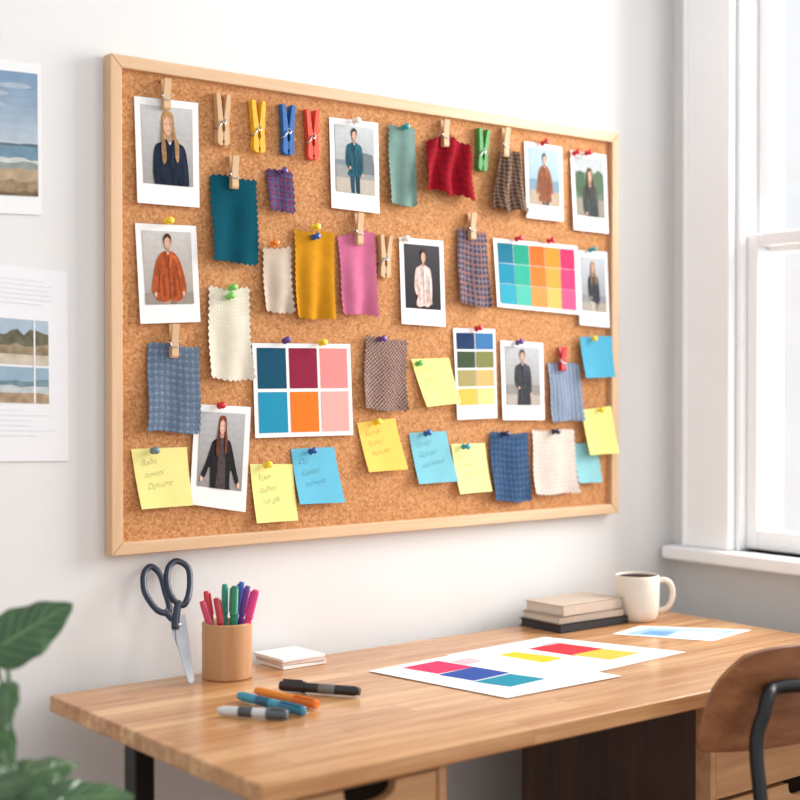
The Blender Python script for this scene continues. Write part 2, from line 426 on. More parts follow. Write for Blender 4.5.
# ---- printed pictures
def pm(c,v=.05,sc=120):
    c=tuple(int(max(0,min(255,x))) for x in c)
    return mat('print_%d_%d_%d'%c,c,.6 if v<.1 else .61,var=v,scale=sc,spec=.12)
def pc_(c): return pm(c,.28,140)
SK=(216,170,144)
def figure(coat,hair,pants,cx=.5,top=.93,s=1.0,longhair=True,open_=False,inner=(230,225,220),hem=.35,style='coat',boots=(40,36,36),skin=SK,wide=1.12,shear=0.0,headdx=0.0):
    h=s; w=h*wide
    P=[]
    def T(pts):
        out=[]
        for x,y in pts:
            x=x+shear*(y-3.5)+(headdx if y<1.1 else 0)
            q=(min(1,max(0,cx+x*w)),min(1,max(0,top-y*h)))
            if not out or (abs(q[0]-out[-1][0])+abs(q[1]-out[-1][1]))>1e-6: out.append(q)
        return out
    def A(pts,c,sm=False,tex=False):
        if sm: pts=smooth2(pts,3)
        t=T(pts)
        ar=abs(sum(t[i-1][0]*t[i][1]-t[i][0]*t[i-1][1] for i in range(len(t))))
        if len(t)>2 and ar>1e-5: P.append((t,pc_(c) if tex else pm(c)))
    dk=tuple(int(v*.66) for v in coat); lt=tuple(min(255,int(v*1.15+6)) for v in coat); md=tuple(int(v*.85) for v in coat)
    H=hem
    A([(-.62,3.5),(.0,3.5),(-.02,5.5),(-.12,6.9),(-.42,6.9),(-.5,5.2)],pants,False,True)
    A([(.0,3.5),(.62,3.5),(.62,5.2),(.60,6.9),(.28,6.9),(.12,5.4)],tuple(int(v*.8) for v in pants),False,True)
    A([(-.46,6.75),(-.1,6.75),(-.1,7.1),(-.6,7.1)],boots); A([(.24,6.75),(.6,6.75),(.76,7.1),(.24,7.1)],boots)
    if longhair:
        A([(-.38,.35),(-.3,.04),(0,-.06),(.3,.04),(.38,.35),(.44,1.0),(.54,1.6),(.46,2.3),(.2,2.1),(-.2,2.1),(-.5,2.3),(-.54,1.6),(-.42,1.0)],hair,True,True)
    A([(-.14,.85),(.14,.85),(.17,1.3),(-.17,1.3)],tuple(int(v*.8) for v in skin))
    body=[(-.2,1.15),(-.5,1.28),(-.82,1.42),(-.98,1.8),(-1.06,2.6),(-.95,3.2),(-.70,3.45),(-.60,3.3),(-.68,3.6),(-.84,H-.2),(-.78,H),(-.4,H+.1),(.1,H),(.5,H+.08),(.84,H-.1),(.86,4.0),(.84,3.7),(.96,3.8),(1.05,3.4),(1.06,2.6),(.96,1.75),(.8,1.4),(.5,1.28),(.2,1.15),(0,1.4)]
    if style=='poncho':
        body=[(-.22,1.15),(-.65,1.35),(-1.05,1.9),(-1.35,3.0),(-1.5,3.8),(-1.35,4.1),(-1.1,4.0),(-1.15,H),(-.4,H+.12),(.1,H),(.5,H+.1),(1.1,H-.05),(1.1,4.0),(1.35,4.05),(1.48,3.7),(1.35,2.9),(1.05,1.9),(.65,1.35),(.22,1.15),(0,1.4)]
    if style=='arms_out':
        body=[(-.2,1.15),(-.5,1.28),(-.85,1.45),(-1.1,2.0),(-1.45,2.8),(-1.75,3.3),(-1.62,3.55),(-1.35,3.4),(-.98,2.9),(-.88,H-.2),(-.95,H),(-.4,H+.1),(.1,H),(.5,H+.08),(.95,H-.1),(.88,3.2),(1.05,3.0),(1.35,3.55),(1.62,3.7),(1.72,3.45),(1.42,2.8),(1.1,2.0),(.8,1.4),(.5,1.28),(.2,1.15),(0,1.4)]
    A(body,coat,True,True)
    if style=='poncho':
        A([(-.66,2.0),(-.85,2.8),(-1.0,4.0),(-.92,4.0),(-.76,2.9)],dk); A([(.68,2.0),(.85,2.8),(1.0,3.9),(.92,3.9),(.76,2.9)],dk)
    elif style=='coat':
        A([(-.66,2.0),(-.72,2.8),(-.64,3.2),(-.57,3.1),(-.62,2.7)],dk); A([(.68,2.0),(.72,2.8),(.8,3.7),(.73,3.7),(.64,2.9)],dk)
    A([(.3,1.42),(.75,1.55),(.92,2.3),(.94,2.8),(.84,2.9),(.78,2.2),(.5,1.8)],lt,True,True)
    A([(-.90,2.2),(-.80,2.2),(-.82,2.8),(-.93,2.8)],md,True)
    if open_:
        A([(-.16,1.2),(.16,1.2),(.4,2.4),(.5,H-.1),(-.4,H-.1),(-.28,2.4)],inner,False,True)
        A([(-.2,1.2),(-.5,1.5),(-.36,2.6),(-.26,2.4)],lt); A([(.2,1.2),(.5,1.5),(.46,2.6),(.36,2.4)],lt)
    else:
        A([(-.02,1.5),(.03,1.5),(.10,H-.1),(.03,H-.1)],dk)
        A([(-.18,1.18),(-.36,1.32),(-.32,1.7),(-.04,2.4),(0,2.2)],md); A([(.18,1.18),(.36,1.32),(.34,1.7),(.06,2.4),(.02,2.2)],lt)
        A([(0,1.4),(-.1,1.28),(.1,1.28)],(222,212,204))
        A([(-.5,2.9),(-.44,2.7),(-.34,H-.2),(-.45,H-.2)],md); A([(.42,2.9),(.48,2.7),(.58,H-.3),(.46,H-.3)],md)
    if style=='poncho': A(ell(-1.2,4.12,.12,.18),skin); A(ell(1.2,4.06,.12,.18),skin)
    elif style=='arms_out': A(ell(-1.72,3.6,.13,.16),skin); A(ell(1.72,3.74,.13,.16),skin)
    else: A(ell(-.56,3.35,.12,.13),skin); A(ell(.92,3.92,.12,.18),skin)
    if not longhair: A(ell(0,.40,.34,.46),hair,False,True)
    A(ell(0,.56,.27,.42),skin)
    A([(.04,.2),(.26,.45),(.25,.75),(.08,.97),(.13,.6)],tuple(int(v*.86) for v in skin),True)
    A([(-.31,.62),(-.34,.25),(-.15,.02),(.15,.0),(.33,.22),(.31,.6),(.22,.32),(.0,.18),(-.22,.34)],hair,False,True)
    dkf=(104,70,60)
    A(ell(-.11,.52,.05,.025,8),dkf); A(ell(.11,.52,.05,.025,8),dkf); A(ell(0,.8,.07,.026,8),(168,98,90))
    if longhair:
        A([(-.33,.35),(-.25,.5),(-.28,1.0),(-.24,2.0),(-.46,2.2),(-.52,1.5),(-.42,.9)],tuple(int(v*.82) for v in hair),True,True)
        A([(.33,.35),(.25,.5),(.28,1.0),(.28,1.9),(.46,2.1),(.52,1.4),(.42,.9)],tuple(int(v*.95) for v in hair),True,True)
    return P
def bands(*st): return [(rect(0,y0,1,y1),pm(c)) for y0,y1,c in st]
M_card=mat('instant_photo_card',(236,235,233),.5,var=.01,spec=.3)
def polaroid(q,label,pic,border=(.10,.19,.90,.93),b=.003,lift=.005):
    s=Sheet('instant_photo',label,'photograph',cor(q,b),NW,M_card,2,4,lambda u,v:lift*(1-v),.0008,group='instant photos on the cork board')
    s.polys('printed_picture',pic,border); return s
def grad(c0,c1,n=10,y0=0,y1=1):
    return [(rect(0,y0+(y1-y0)*i/n,1,1),pm([a+(b-a)*i/(n-1) for a,b in zip(c0,c1)])) for i in range(n)]
polaroid([(134,96),(198,103),(198,208),(136,203)],'instant photo of a blonde woman in a navy coat',
  grad((158,154,150),(194,193,192))+figure((20,32,52),(184,142,96),(30,34,48),.56,.93,.30,True,hem=5.4,shear=.03,headdx=-.08))
polaroid([(329,117),(378,123),(378,214),(330,208)],'instant photo of a man in a teal suit outdoors',
  grad((150,152,152),(194,198,200))+[(rect(0,0,1,.48),pm((128,138,142))),(rect(0,0,1,.40),pm((150,152,150))),(rect(0,0,1,.22),pm((184,174,162)))]+[([(.62,.3),(.7,.62),(.95,.6),(1,.3)],pm((110,120,122)))]+figure((28,82,98),(54,42,36),(26,70,86),.48,.96,.175,False,hem=4.0,boots=(60,50,44),wide=1.2))
polaroid([(524,141),(562,147),(562,222),(525,218)],'instant photo of a person in a brown coat by the sea',
  grad((150,172,186),(172,196,212))+[(rect(0,0,1,.45),pm((124,150,164))),(rect(0,0,1,.25),pm((180,162,140)))]+figure((140,82,52),(70,48,36),(80,64,56),.5,.92,.18,False,hem=4.7,wide=1.05,style='poncho'))
polaroid([(570,150),(606,155),(607,234),(572,230)],'instant photo of a person in a dark jacket among greenery',
  bands((0,1,(184,190,190)),(.3,.75,(104,122,102)),(0,.3,(152,144,130)))+[(ell(.18,.55,.18,.22),pm((76,98,72))),(ell(.82,.6,.18,.2),pm((88,108,84)))]+figure((66,74,70),(96,70,50),(60,66,80),.5,.82,.23,True,hem=3.9))
polaroid([(135,223),(196,226),(199,322),(139,324)],'instant photo of a woman in a rust poncho coat',
  grad((168,158,146),(194,190,186))+[(rect(0,0,1,.16),pm((150,138,126)))]+figure((168,78,36),(74,42,30),(176,140,112),.5,.96,.20,False,hem=4.5,style='poncho',boots=(60,40,34),wide=1.2))
polaroid([(399,237),(443,241),(444,327),(400,324)],'instant photo of a woman in a pale blouse against dark backdrop',
  grad((40,38,42),(64,62,66))+figure((222,196,188),(60,38,30),(52,42,44),.5,.93,.21,False,hem=4.2,shear=-.03))
polaroid([(577,250),(607,252),(608,328),(578,325)],'instant photo of a blonde person in a grey top',
  grad((150,152,156),(190,194,200))+[(rect(0,0,1,.3),pm((142,144,148))),(rect(0,0,1,.16),pm((172,162,150)))]+figure((62,64,72),(176,136,96),(190,180,166),.5,.92,.20,True,hem=3.4,shear=.05),border=(.1,.2,.9,.91))
polaroid([(500,340),(543,343),(543,420),(501,420)],'instant photo of a man in a long charcoal coat',
  grad((150,148,146),(186,188,190))+[(rect(0,0,1,.35),pm((142,140,138))),(rect(0,0,1,.18),pm((176,166,156)))]+figure((60,62,68),(80,58,44),(52,50,56),.5,.95,.195,False,hem=5.0,shear=.02,wide=1.2))
polaroid([(195,404),(251,407),(244,512),(188,504)],'tilted instant photo of a long-haired woman in black coat',
  grad((146,142,138),(180,180,182))+figure((30,28,32),(128,66,40),(84,78,84),.5,.95,.235,True,open_=True,inner=(76,66,66),hem=5.3,skin=(224,182,158),wide=1.02,shear=.0,style='arms_out'))

# ---- fabric swatches
def swatch(q,label,m,amp=.0026,nf=1.5,b=.003,lift=.005,fold=0,tooth=.0018,ph=0,name='fabric_swatch',ffr=2.6,warp=None,cell=.0052,curl=.004):
    c=cor(q,b); w=(c[1]-c[0]).length*.5+(c[2]-c[3]).length*.5; h=(c[0]-c[3]).length
    SUB=2
    nx=max(6,int(w/cell*SUB)//4*4); ny=max(6,int(h/cell*SUB)//4*4)
    def tri(k): return 1 if k%4==2 else (.0 if k%4 in(1,3) else -1)
    def L(u,v):
        d=max(0,1-v)
        return lift*d+amp*(1+math.sin(nf*2*math.pi*u+ph+d*1.2))*(.2+.8*d)+.001*(1+math.sin(6*v+4*u+ph))+fold*(.5+.5*math.sin(ffr*2*math.pi*u+ph+d*1.5+.6*math.sin(5*v)))*(.45+.55*d)+curl*(max(0,abs(u-.5)*2)**4)*d**2
    def W(u,v):
        i=round(u*nx); j=round(v*ny); 
        du=dv=0
        if j==0: dv=-tooth*tri(i)/h
        elif j==ny: dv=tooth*tri(i)/h
        if i==0: du=-tooth*tri(j)/w
        elif i==nx: du=tooth*tri(j)/w
        u+=du; v+=dv
        if warp: u,v=warp(u,v)
        return u+.025*math.sin(v*5+ph)*(1.2-v),v+.014*math.sin(u*6+ph)
    return Sheet(name,label,'fabric swatch',c,NW,m,nx,ny,L,.0007,0,group='fabric swatches on the cork board',warp=W)
def bunch(k=.03,ph=0,n=1.6,skew=0,top=.04):
    def f(u,v):
        d=max(0,1-v)
        return u+.03*math.sin(6*v+ph)*d, v-d*(k*math.sin(u*math.pi*2*n+ph)+skew*(u-.5))-top*abs(u-.5)*2*max(0,v)
    return f
swatch([(388,126),(415,129),(413,207),(386,204)],'sage green linen swatch with pinked edges',fabric('sage_linen',(140,174,164)),ph=1,amp=.003)
swatch([(427,134),(466,138),(469,199),(416,191)],'crimson cloth swatch bunched under a clothespin',fabric('crimson_cloth',(176,22,40),(120,14,32),None,60,mode='plaid',w=.25),fold=.019,amp=.002,ffr=2.3,warp=bunch(.035,1.0,2.3,.05,.12))
swatch([(497,148),(517,151),(523,213),(487,210)],'brown and cream checked wool bunched under clothespin',fabric('brown_check',(98,66,54),(200,174,150),None,120,mode='plaid',w=.4),fold=.018,amp=.002,ffr=2.1,warp=bunch(.035,2.5,2.1,0,.05),ph=2)
swatch([(210,175),(256,180),(255,265),(209,261)],'deep teal fabric swatch with pinked edges',fabric('deep_teal',(8,90,108)),amp=.0035)
swatch([(266,169),(292,172),(292,214),(266,210)],'small purple and red plaid fabric swatch',fabric('purple_plaid',(84,72,116),(176,72,92),(84,108,154),120,75))
swatch([(262,248),(291,248),(290,314),(262,311)],'beige linen fabric swatch with pinked edges',fabric('beige_linen',(216,198,178)),ph=2)
swatch([(293,229),(333,234),(331,321),(295,317)],'mustard yellow fabric swatch with pinked edges',fabric('mustard_cloth',(238,164,34)),amp=.0045,ph=3,nf=1.8)
swatch([(337,235),(373,232),(374,317),(341,313)],'orchid pink fabric swatch with pinked edges',fabric('pink_cloth',(236,130,168)),amp=.0045,ph=4)
swatch([(457,229),(486,233),(488,308),(455,303)],'navy and rose woven check swatch',fabric('navy_check',(84,84,106),(190,170,178),(184,126,110),95,48),amp=.003,ph=1)
swatch([(208,287),(249,289),(250,381),(207,378)],'cream waffle cotton swatch with pinked edges',fabric('cream_cotton',(250,238,218),(234,218,192),None,150,w=.3),ph=2)
swatch([(148,343),(199,347),(197,433),(143,431)],'blue and grey plaid fabric swatch with frayed edge',fabric('blue_plaid',(110,130,156),(158,174,190),(84,104,134),170,85,w=.45),amp=.003,tooth=.0012)
swatch([(365,336),(407,342),(403,412),(361,408)],'brown and cream chunky woven check swatch',fabric('tweed',(124,84,78),(212,186,172),None,130,mode='check',w=.5),ph=2)
swatch([(547,362),(578,364),(581,421),(550,421)],'pale blue vertically striped chambray swatch',fabric('chambray',(150,170,198),(214,222,232),(112,134,168),190,95,mode='stripe',w=.4),ph=4)
swatch([(489,433),(528,433),(527,501),(490,501)],'dark denim blue checked swatch',fabric('denim_check',(64,98,140),(110,140,176),(48,74,114),170,85),amp=.003,ph=1)
swatch([(531,430),(573,430),(575,493),(533,494)],'pale pink and cream woven swatch',fabric('pale_weave',(252,236,224),(238,204,190),None,120,w=.4),ph=3)

# ---- palette cards
def palette(q,label,grid,b=.003,mx=.06,my=.06,gap=.02,botpad=None):
    s=Sheet('color_palette_card',label,'palette card',cor(q,b),NW,M_card,2,2,lambda u,v:.004*(1-v),.0008,group='palette cards on the cork board')
    R=len(grid); C=len(grid[0]); y0=my if botpad is None else botpad; pl=[]
    cw=(1-2*mx-gap*(C-1))/C; ch=(1-my-y0-gap*(R-1)*1.2)/R
    for r in range(R):
        for c in range(C):
            xa=mx+c*(cw+gap); ya=1-my-(r+1)*ch-r*gap*1.2
            pl.append((rect(xa,ya,xa+cw,ya+ch),pm(grid[r][c],.02)))
    s.polys('printed_color_grid',pl); return s
palette([(252,343),(350,344),(352,435),(254,438)],'palette card with six navy, burgundy, pink, blue, orange squares',
  [[(8,74,100),(138,26,58),(236,138,136)],[(30,140,174),(242,118,34),(244,166,158)]],mx=.04,my=.05,gap=.03)
palette([(493,238),(577,246),(578,315),(496,307)],'palette card with rows of teal, orange and pink shades',
  [[(10,112,140),(20,152,124),(236,106,30),(242,140,40),(200,44,96)],[(20,138,166),(44,170,146),(238,120,44),(244,158,64),(212,60,112)],[(46,160,184),(80,186,166),(240,146,76),(246,180,96),(222,86,132)]],mx=.04,my=.06,gap=.006)
palette([(453,328),(495,329),(496,418),(456,420)],'tall palette card with navy, olive, sand, yellow patches',
  [[(22,52,96),(58,116,168)],[(60,78,52),(126,128,74)],[(166,154,100),(218,176,108)],[(230,186,82),(238,208,138)]],mx=.06,my=.05,gap=.02,botpad=.16)

# ---- sticky notes
M_ink=mat('pencil_ink',(146,146,112),.7,var=.02); M_inkb=mat('pencil_ink_blue',(78,132,152),.7,var=.02); M_inko=mat('pencil_ink_ochre',(176,138,66),.7,var=.02)
def note(q,c,cname,lines,b=.003,lift=.012,ink=None):
    m=mat('sticky_note_'+cname.replace(' ','_'),c,.8,var=.02,scale=25,spec=.15)
    s=Sheet('sticky_note',cname+' sticky note'+(' with handwriting' if lines else '')+' pinned to the cork board','sticky note',cor(q,b),NW,m,8,8,lambda u,v:lift*max(0,1-v)**1.8*(.6+.5*abs(u-.45)),.0003,group='sticky notes on the cork board')
    if lines: s.text('handwriting',lines,ink or M_ink)
note([(131,449),(187,447),(190,505),(139,509)],(234,226,146),'pale yellow',['Bobit','onvets','Desuont'])
note([(250,464),(293,464),(295,520),(254,523)],(234,232,148),'lemon yellow',['Your','quben','hily glu'])
note([(291,449),(334,447),(342,502),(297,504)],(104,186,212),'sky blue',['Oo,','Gaubel','nenwnd'],ink=M_inkb)
note([(357,423),(395,418),(405,469),(366,472)],(244,204,100),'golden yellow',['Sonade','Scoher','Amrulot'],ink=M_inko)
note([(409,433),(446,431),(455,481),(416,484)],(126,194,208),'light blue',['Orider','Guinaur','uleelmore'],ink=M_inkb)
note([(451,444),(485,443),(489,491),(457,494)],(232,234,158),'pale lime yellow',['Sobl','Gownl','obend'])
note([(411,359),(449,358),(458,403),(424,407)],(240,232,146),'soft yellow',['Onvd','ewnch','somls'])
note([(580,337),(612,336),(612,377),(583,378)],(84,170,200),'bright blue',None,b=.012)
note([(573,444),(598,442),(599,482),(576,483)],(144,200,206),'small aqua',None)
note([(582,410),(611,406),(616,453),(587,455)],(234,232,138),'plain yellow',['','anil',''],b=.013)

# ---- clothespins
WC=(214,172,128)
clothespin((222,94),(222,146),WC,'wooden',True,'plain wooden clothespin beside the yellow clothespin')
clothespin((257,101),(258,153),(236,180,36),'yellow',True,'yellow painted clothespin on the cork board')
clothespin((287,105),(287,155),(26,98,170),'blue',True,'blue painted clothespin on the cork board')
clothespin((311,110),(312,160),(222,74,42),'red-orange',True,'red-orange painted clothespin on the cork board')
clothespin((483,129),(481,171),(66,146,66),'green',True,'green painted clothespin on the cork board')
clothespin((385,235),(384,278),WC,'wooden',True,'wooden clothespin beside the pink swatch')
for (a,b,w) in (((166,79),(166,110),'wooden clothespin holding an instant photo'),((234,156),(234,189),'wooden clothespin holding the teal swatch'),
  ((445,120),(445,147),'wooden clothespin holding the crimson cloth'),((506,128),(505,157),'wooden clothespin holding the brown checked wool'),
  ((359,213),(359,245),'wooden clothespin holding the pink swatch'),((472,213),(472,240),'wooden clothespin holding the navy check swatch'),
  ((174,324),(174,358),'wooden clothespin holding the blue plaid swatch')):
    clothespin(a,b,WC,'wooden',False,w)
clothespin((563,347),(562,371),(206,40,48),'red',False,'red clothespin holding the chambray swatch')

# ---- pins
RD=(208,36,44);YE=(240,206,40);BL_=(30,86,160);TE=(40,150,160);PU=(92,60,130);WH=(236,236,232);OG=(238,130,40);GY=(110,130,140);LG=(120,200,90)
for px,py,c,n in [(357,121,WH,'white'),(406,127,TE,'teal'),(545,143,RD,'red'),(577,153,RD,'red'),(589,153,RD,'red'),(283,172,PU,'purple'),
  (169,221,YE,'yellow'),(275,244,OG,'orange'),(316,227,YE,'yellow'),(316,237,BL_,'blue'),(406,239,WH,'white'),(519,239,RD,'red'),(551,241,RD,'red'),
  (593,250,TE,'teal'),(233,288,LG,'light green'),(231,297,LG,'light green'),(287,341,PU,'purple'),(323,343,YE,'yellow'),(382,339,PU,'purple'),(420,364,LG,'light green'),
  (479,329,RD,'red'),(520,343,PU,'purple'),(594,339,YE,'yellow'),(155,451,GY,'grey'),(222,406,RD,'red'),(268,466,YE,'yellow'),(313,452,BL_,'blue'),
  (378,423,YE,'yellow'),(428,434,BL_,'blue'),(466,447,TE,'teal'),(506,434,(30,50,90),'navy'),(556,432,(40,50,70),'dark grey'),(601,410,YE,'yellow')]:
    pin(px,py,c,n)

# ================================================================ WALL PAPERS
M_paper=mat('matte_paper',(236,236,237),.8,var=.01,spec=.2)
M_papw=mat('pale_wall_sheet',(234,234,236),.8,var=.01,spec=.2)
def wq(q,y): return [on_y(px,py,y) for px,py in q]
s=Sheet('art_print','white-bordered coastal landscape print taped to the wall','poster',wq([(-60,52),(41,64),(42,215),(-60,211)],-.002),NW,M_paper,4,4,None,.0008)
random.seed(11)
def ridge(y,amp,n,yb=0,x0=0,x1=1):
    p=[(x0,yb)]
    for i in range(n+1): p.append((x0+(x1-x0)*i/n,max(0,min(1,y+random.uniform(-amp,amp)))))
    return p+[(x1,yb)]
def sky(y0,y1,ca,cb,n=10): return [(rect(0,y0+(y1-y0)*i/n,1,y1),pm([a+(b-a)*i/(n-1) for a,b in zip(ca,cb)],.12,18)) for i in range(n)]
pic=sky(.3,1,(190,200,208),(124,150,176))
for k in range(6):
    cx=random.uniform(.2,.75); cy=random.uniform(.5,.9); pic.append((ell(cx,cy,random.uniform(.12,.22),random.uniform(.015,.03)),pm((168,182,196),.1,30)))
pic+=[(ridge(.42,.006,14,.3),pm((96,112,122),.2,40)),(rect(0,0,1,.40),pm((112,142,160),.12,60)),(ridge(.30,.012,12),pm((198,200,196),.08,60)),(ridge(.27,.012,12),pm((142,150,146),.15,60)),(ridge(.22,.016,10),pm((176,156,128),.15,50)),(ridge(.12,.02,10),pm((150,130,102),.3,60)),(ridge(.04,.02,12),pm((116,100,78),.3,60))]
s.polys('printed_picture',pic,(.06,.12,.96,.93),step=.00003)
s=Sheet('art_print','large pale sheet with small landscape photos and text','poster',wq([(-80,255),(67,272),(69,461),(-80,462)],-.002),NW,M_papw,4,4,None,.0008)
pic=[(rect(0,.46,1,1),pm((170,186,200),.1,20)),(ridge(.84,.05,18,.46),pm((104,100,82),.35,60)),(ridge(.70,.03,14,.46),pm((150,134,108),.3,60)),
  (rect(0,.46,1,.58),pm((196,184,166),.2,50)),
  (rect(0,0,1,.43),pm((150,174,190),.1,20)),(ridge(.27,.02,14,.0),pm((116,138,148),.3,60)),(ridge(.20,.015,12),pm((188,196,194),.15,60)),(ridge(.11,.02,10),pm((170,146,118),.3,60)),
  (rect(.865,0,.88,1),pm((234,234,236)))]
s.polys('printed_picture',pic,(.08,.30,.86,.73))
MT=mat('faint_grey_print',(220,221,225),.8,var=.01)
random.seed(3)
s.polys('printed_text',[(rect(.5,.93-.024*k,.55+random.uniform(.25,.4),.935-.024*k),MT) for k in range(6)])
s.polys('printed_text',[(rect(.12,.26-.026*k,.8+random.uniform(-.12,.1),.265-.026*k),MT) for k in range(6)])

# ================================================================ DESK
DZ=.75
LB=on_z(50,695,DZ); LF=on_z(260,786,DZ); RB=on_z(638,606,DZ)
dx0=(LB.x+LF.x)/2; dyb=min(LB.y,-.012); dyf=LF.y; dx1=RB.x
desk=empty('desk',((dx0+dx1)/2,(dyb+dyf)/2,0),'light wooden desk with drawers and black metal leg','desk')
M_desk=wood('butcher_block_oak',(238,192,140),(186,130,80),0,.22,planks=.066,freq=1.5,pv=.42,lo=.36,hi=.62,fine=.42)
M_dface=wood('drawer_face_oak',(214,168,120),(178,126,82),0,.45)
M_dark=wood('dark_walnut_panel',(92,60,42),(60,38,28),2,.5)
M_blk=mat('black_metal',(28,28,30),.4,.3,var=.05)
M_rec=mat('grip_cutout_shade',(30,20,15),.9,var=.1,spec=.1)  # near-black colour standing in for the shade inside the grip cut-outs
TH=.026
box('tabletop',(dx0,dyf,DZ-TH),(dx1,dyb,DZ),M_desk,parent=desk,b=.003)
box('leg',(dx0+.010,-.31,0),(dx0+.042,-.275,DZ-TH),M_blk,parent=desk,b=.003)
def drawer_unit(xa,xb,yb,zb_,n,face,side,pull=None):
    ya=dyf+.014; zt=DZ-TH-.0005
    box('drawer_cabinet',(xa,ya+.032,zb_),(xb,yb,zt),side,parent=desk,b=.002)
    hgt=(zt-zb_-.012)/n
    V,Fc,_=join([boxvf((xa,ya,zb_),(xa+.014,ya+.0318,zt)),boxvf((xb-.014,ya,zb_),(xb,ya+.0318,zt)),boxvf((xa+.014,ya,zt-.006),(xb-.014,ya+.0318,zt))])
    f=mk('face_frame',V,Fc,face,origin=(xa,ya,zb_),parent=desk); bev(f,.0015,2,True)
    for k in range(n):
        z1=zt-.0085-k*hgt; z0=z1-hgt+.008; xl=xa+.0165; xr=xb-.0165
        cx=(xa+xb)/2
        if pull and k==0: cx=on_y(pull[0],pull[1],ya).x
        prof=[(xl,z0),(xr,z0),(xr,z1)]
        rx,rz=.043,.026
        prof+=[(cx+rx,z1)]+[(cx+rx*math.cos(math.pi*i/20),z1-rz*math.sin(math.pi*i/20)**.6) for i in range(1,20)]+[(cx-rx,z1)]
        prof+=[(xl,z1)]
        m_=len(prof); V=[(a,ya+.002,b) for a,b in prof]+[(a,ya+.018,b) for a,b in prof]
        Fc=[tuple(range(m_)),tuple(range(2*m_-1,m_-1,-1))]+[(i,i+m_,(i+1)%m_+m_,(i+1)%m_) for i in range(m_)]
        d=mk('drawer',V,Fc,face,origin=((xl+xr)/2,ya,z0),parent=desk,label='drawer front with a rounded cut-out grip'); recalc(d)
        v_,f_=boxvf((xl,ya+.0185,z0),(xr,ya+.030,z1+.001)); mk('grip_shade_panel',v_,f_,M_rec,origin=((xl+xr)/2,ya+.02,z0),parent=d)  # thin dark slab behind the front, so the grip looks like a shaded hole
drawer_unit(on_y(288,795,dyf+.014).x,1.212,dyf+.12,.42,2,M_dface,M_dface,(371,777))
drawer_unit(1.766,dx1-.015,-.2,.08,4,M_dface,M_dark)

# ---- pencil cup
def C(px,py): return on_z(px,py,DZ)
cc=C(227,677); M_cup=wood('turned_wood_cup',(210,162,116),(186,134,90),2,.5)
cup_r=.0415; cup_h=.092
V,Fc=lathe([(0,0),(cup_r-.002,0),(cup_r,.002),(cup_r,cup_h-.0015),(cup_r-.0015,cup_h),(cup_r-.0055,cup_h),(cup_r-.0065,cup_h-.0015),(cup_r-.0065,.008),(0,.008)],56,Matrix.Translation(cc+Vector((0,0,.0003))))
cup=mk('pencil_cup',V,Fc,M_cup,origin=cc,smooth=True,label='round turned-wood pencil cup holding felt pens',cat='pencil cup'); esplit(cup)
def pen(p,d,L,r,c,cname,capc=None,capfrac=.3,name='felt_pen',group=None,label=None,endc=None):
    M=align(p,d,2.0); m=mat('pen_'+cname,c,.35,var=.02); mc=mat('cap_'+cname,capc or tuple(int(v*.92) for v in c),.3,var=.02)
    zc=L*(1-capfrac)
    V,Fc=lathe([(0,0),(r*.62,0),(r*.72,.001),(r*.72,.006),(r*.86,.0062),(r*.9,.009),(r*.9,zc),(0,zc)],20,M)
    o=mk(name,V,Fc,m,origin=p,smooth=True,label=label or (cname+' felt pen standing in the wooden cup'),cat='pen',group=group)
    esplit(o)
    V,Fc=lathe([(0,zc),(r*1.02,zc),(r*1.06,zc+.001),(r*1.06,zc+.004),(r*1.0,zc+.0045),(r*.96,L-.006),(r*.9,L-.0055),(r*.86,L-.001),(r*.7,L),(0,L)],20,M)
    V2,F2=boxvf((r*.9,-.0018,zc+.006),(r*1.28,.0018,L-.004)); V2=[M@Vector(v) for v in V2]
    V,Fc,_=join([(V,Fc),(V2,F2)])
    q=mk('cap',V,Fc,mc,origin=p,parent=o,smooth=True); esplit(q)
    if endc:
        V,Fc=lathe([(r*.905,L*.30),(r*.93,L*.302),(r*.93,L*.50),(r*.905,L*.502)],20,M); mk('end_band',V,Fc,mat('band_'+cname,endc,.4,var=.02),origin=p,parent=o,smooth=True)
    return o
pens=[((206,591),(222,50,66),'red',-.018,.010,5),((202,601),(226,60,100),'rose red',-.016,-.008,5),((216,598),(196,44,58),'dark red',-.008,-.024,5),((225,584),(40,160,134),'teal green',.0,.014,5.2),
 ((235,586),(34,140,96),'green',.006,-.010,6),((242,582),(56,96,190),'blue',.010,.020,5),((248,586),(120,64,160),'purple',.014,.004,4.6),((256,590),(224,52,130),'magenta',.014,-.016,6)]
for (px,py),c,n,ox,oy,rr in pens:
    b0=Vector((cc.x+ox*.7,cc.y+oy*.7,DZ+.0155))
    nn=Vector((fwd.x,fwd.y,0)).normalized(); t0=on_plane(px,py,Vector((cc.x,cc.y,0))+nn*(oy*.8),nn)
    d=t0-b0; L=d.length
    pen(b0,d.normalized(),L,rr*.001*1.1,c,n,capfrac=.36,group='felt pens in the cup')

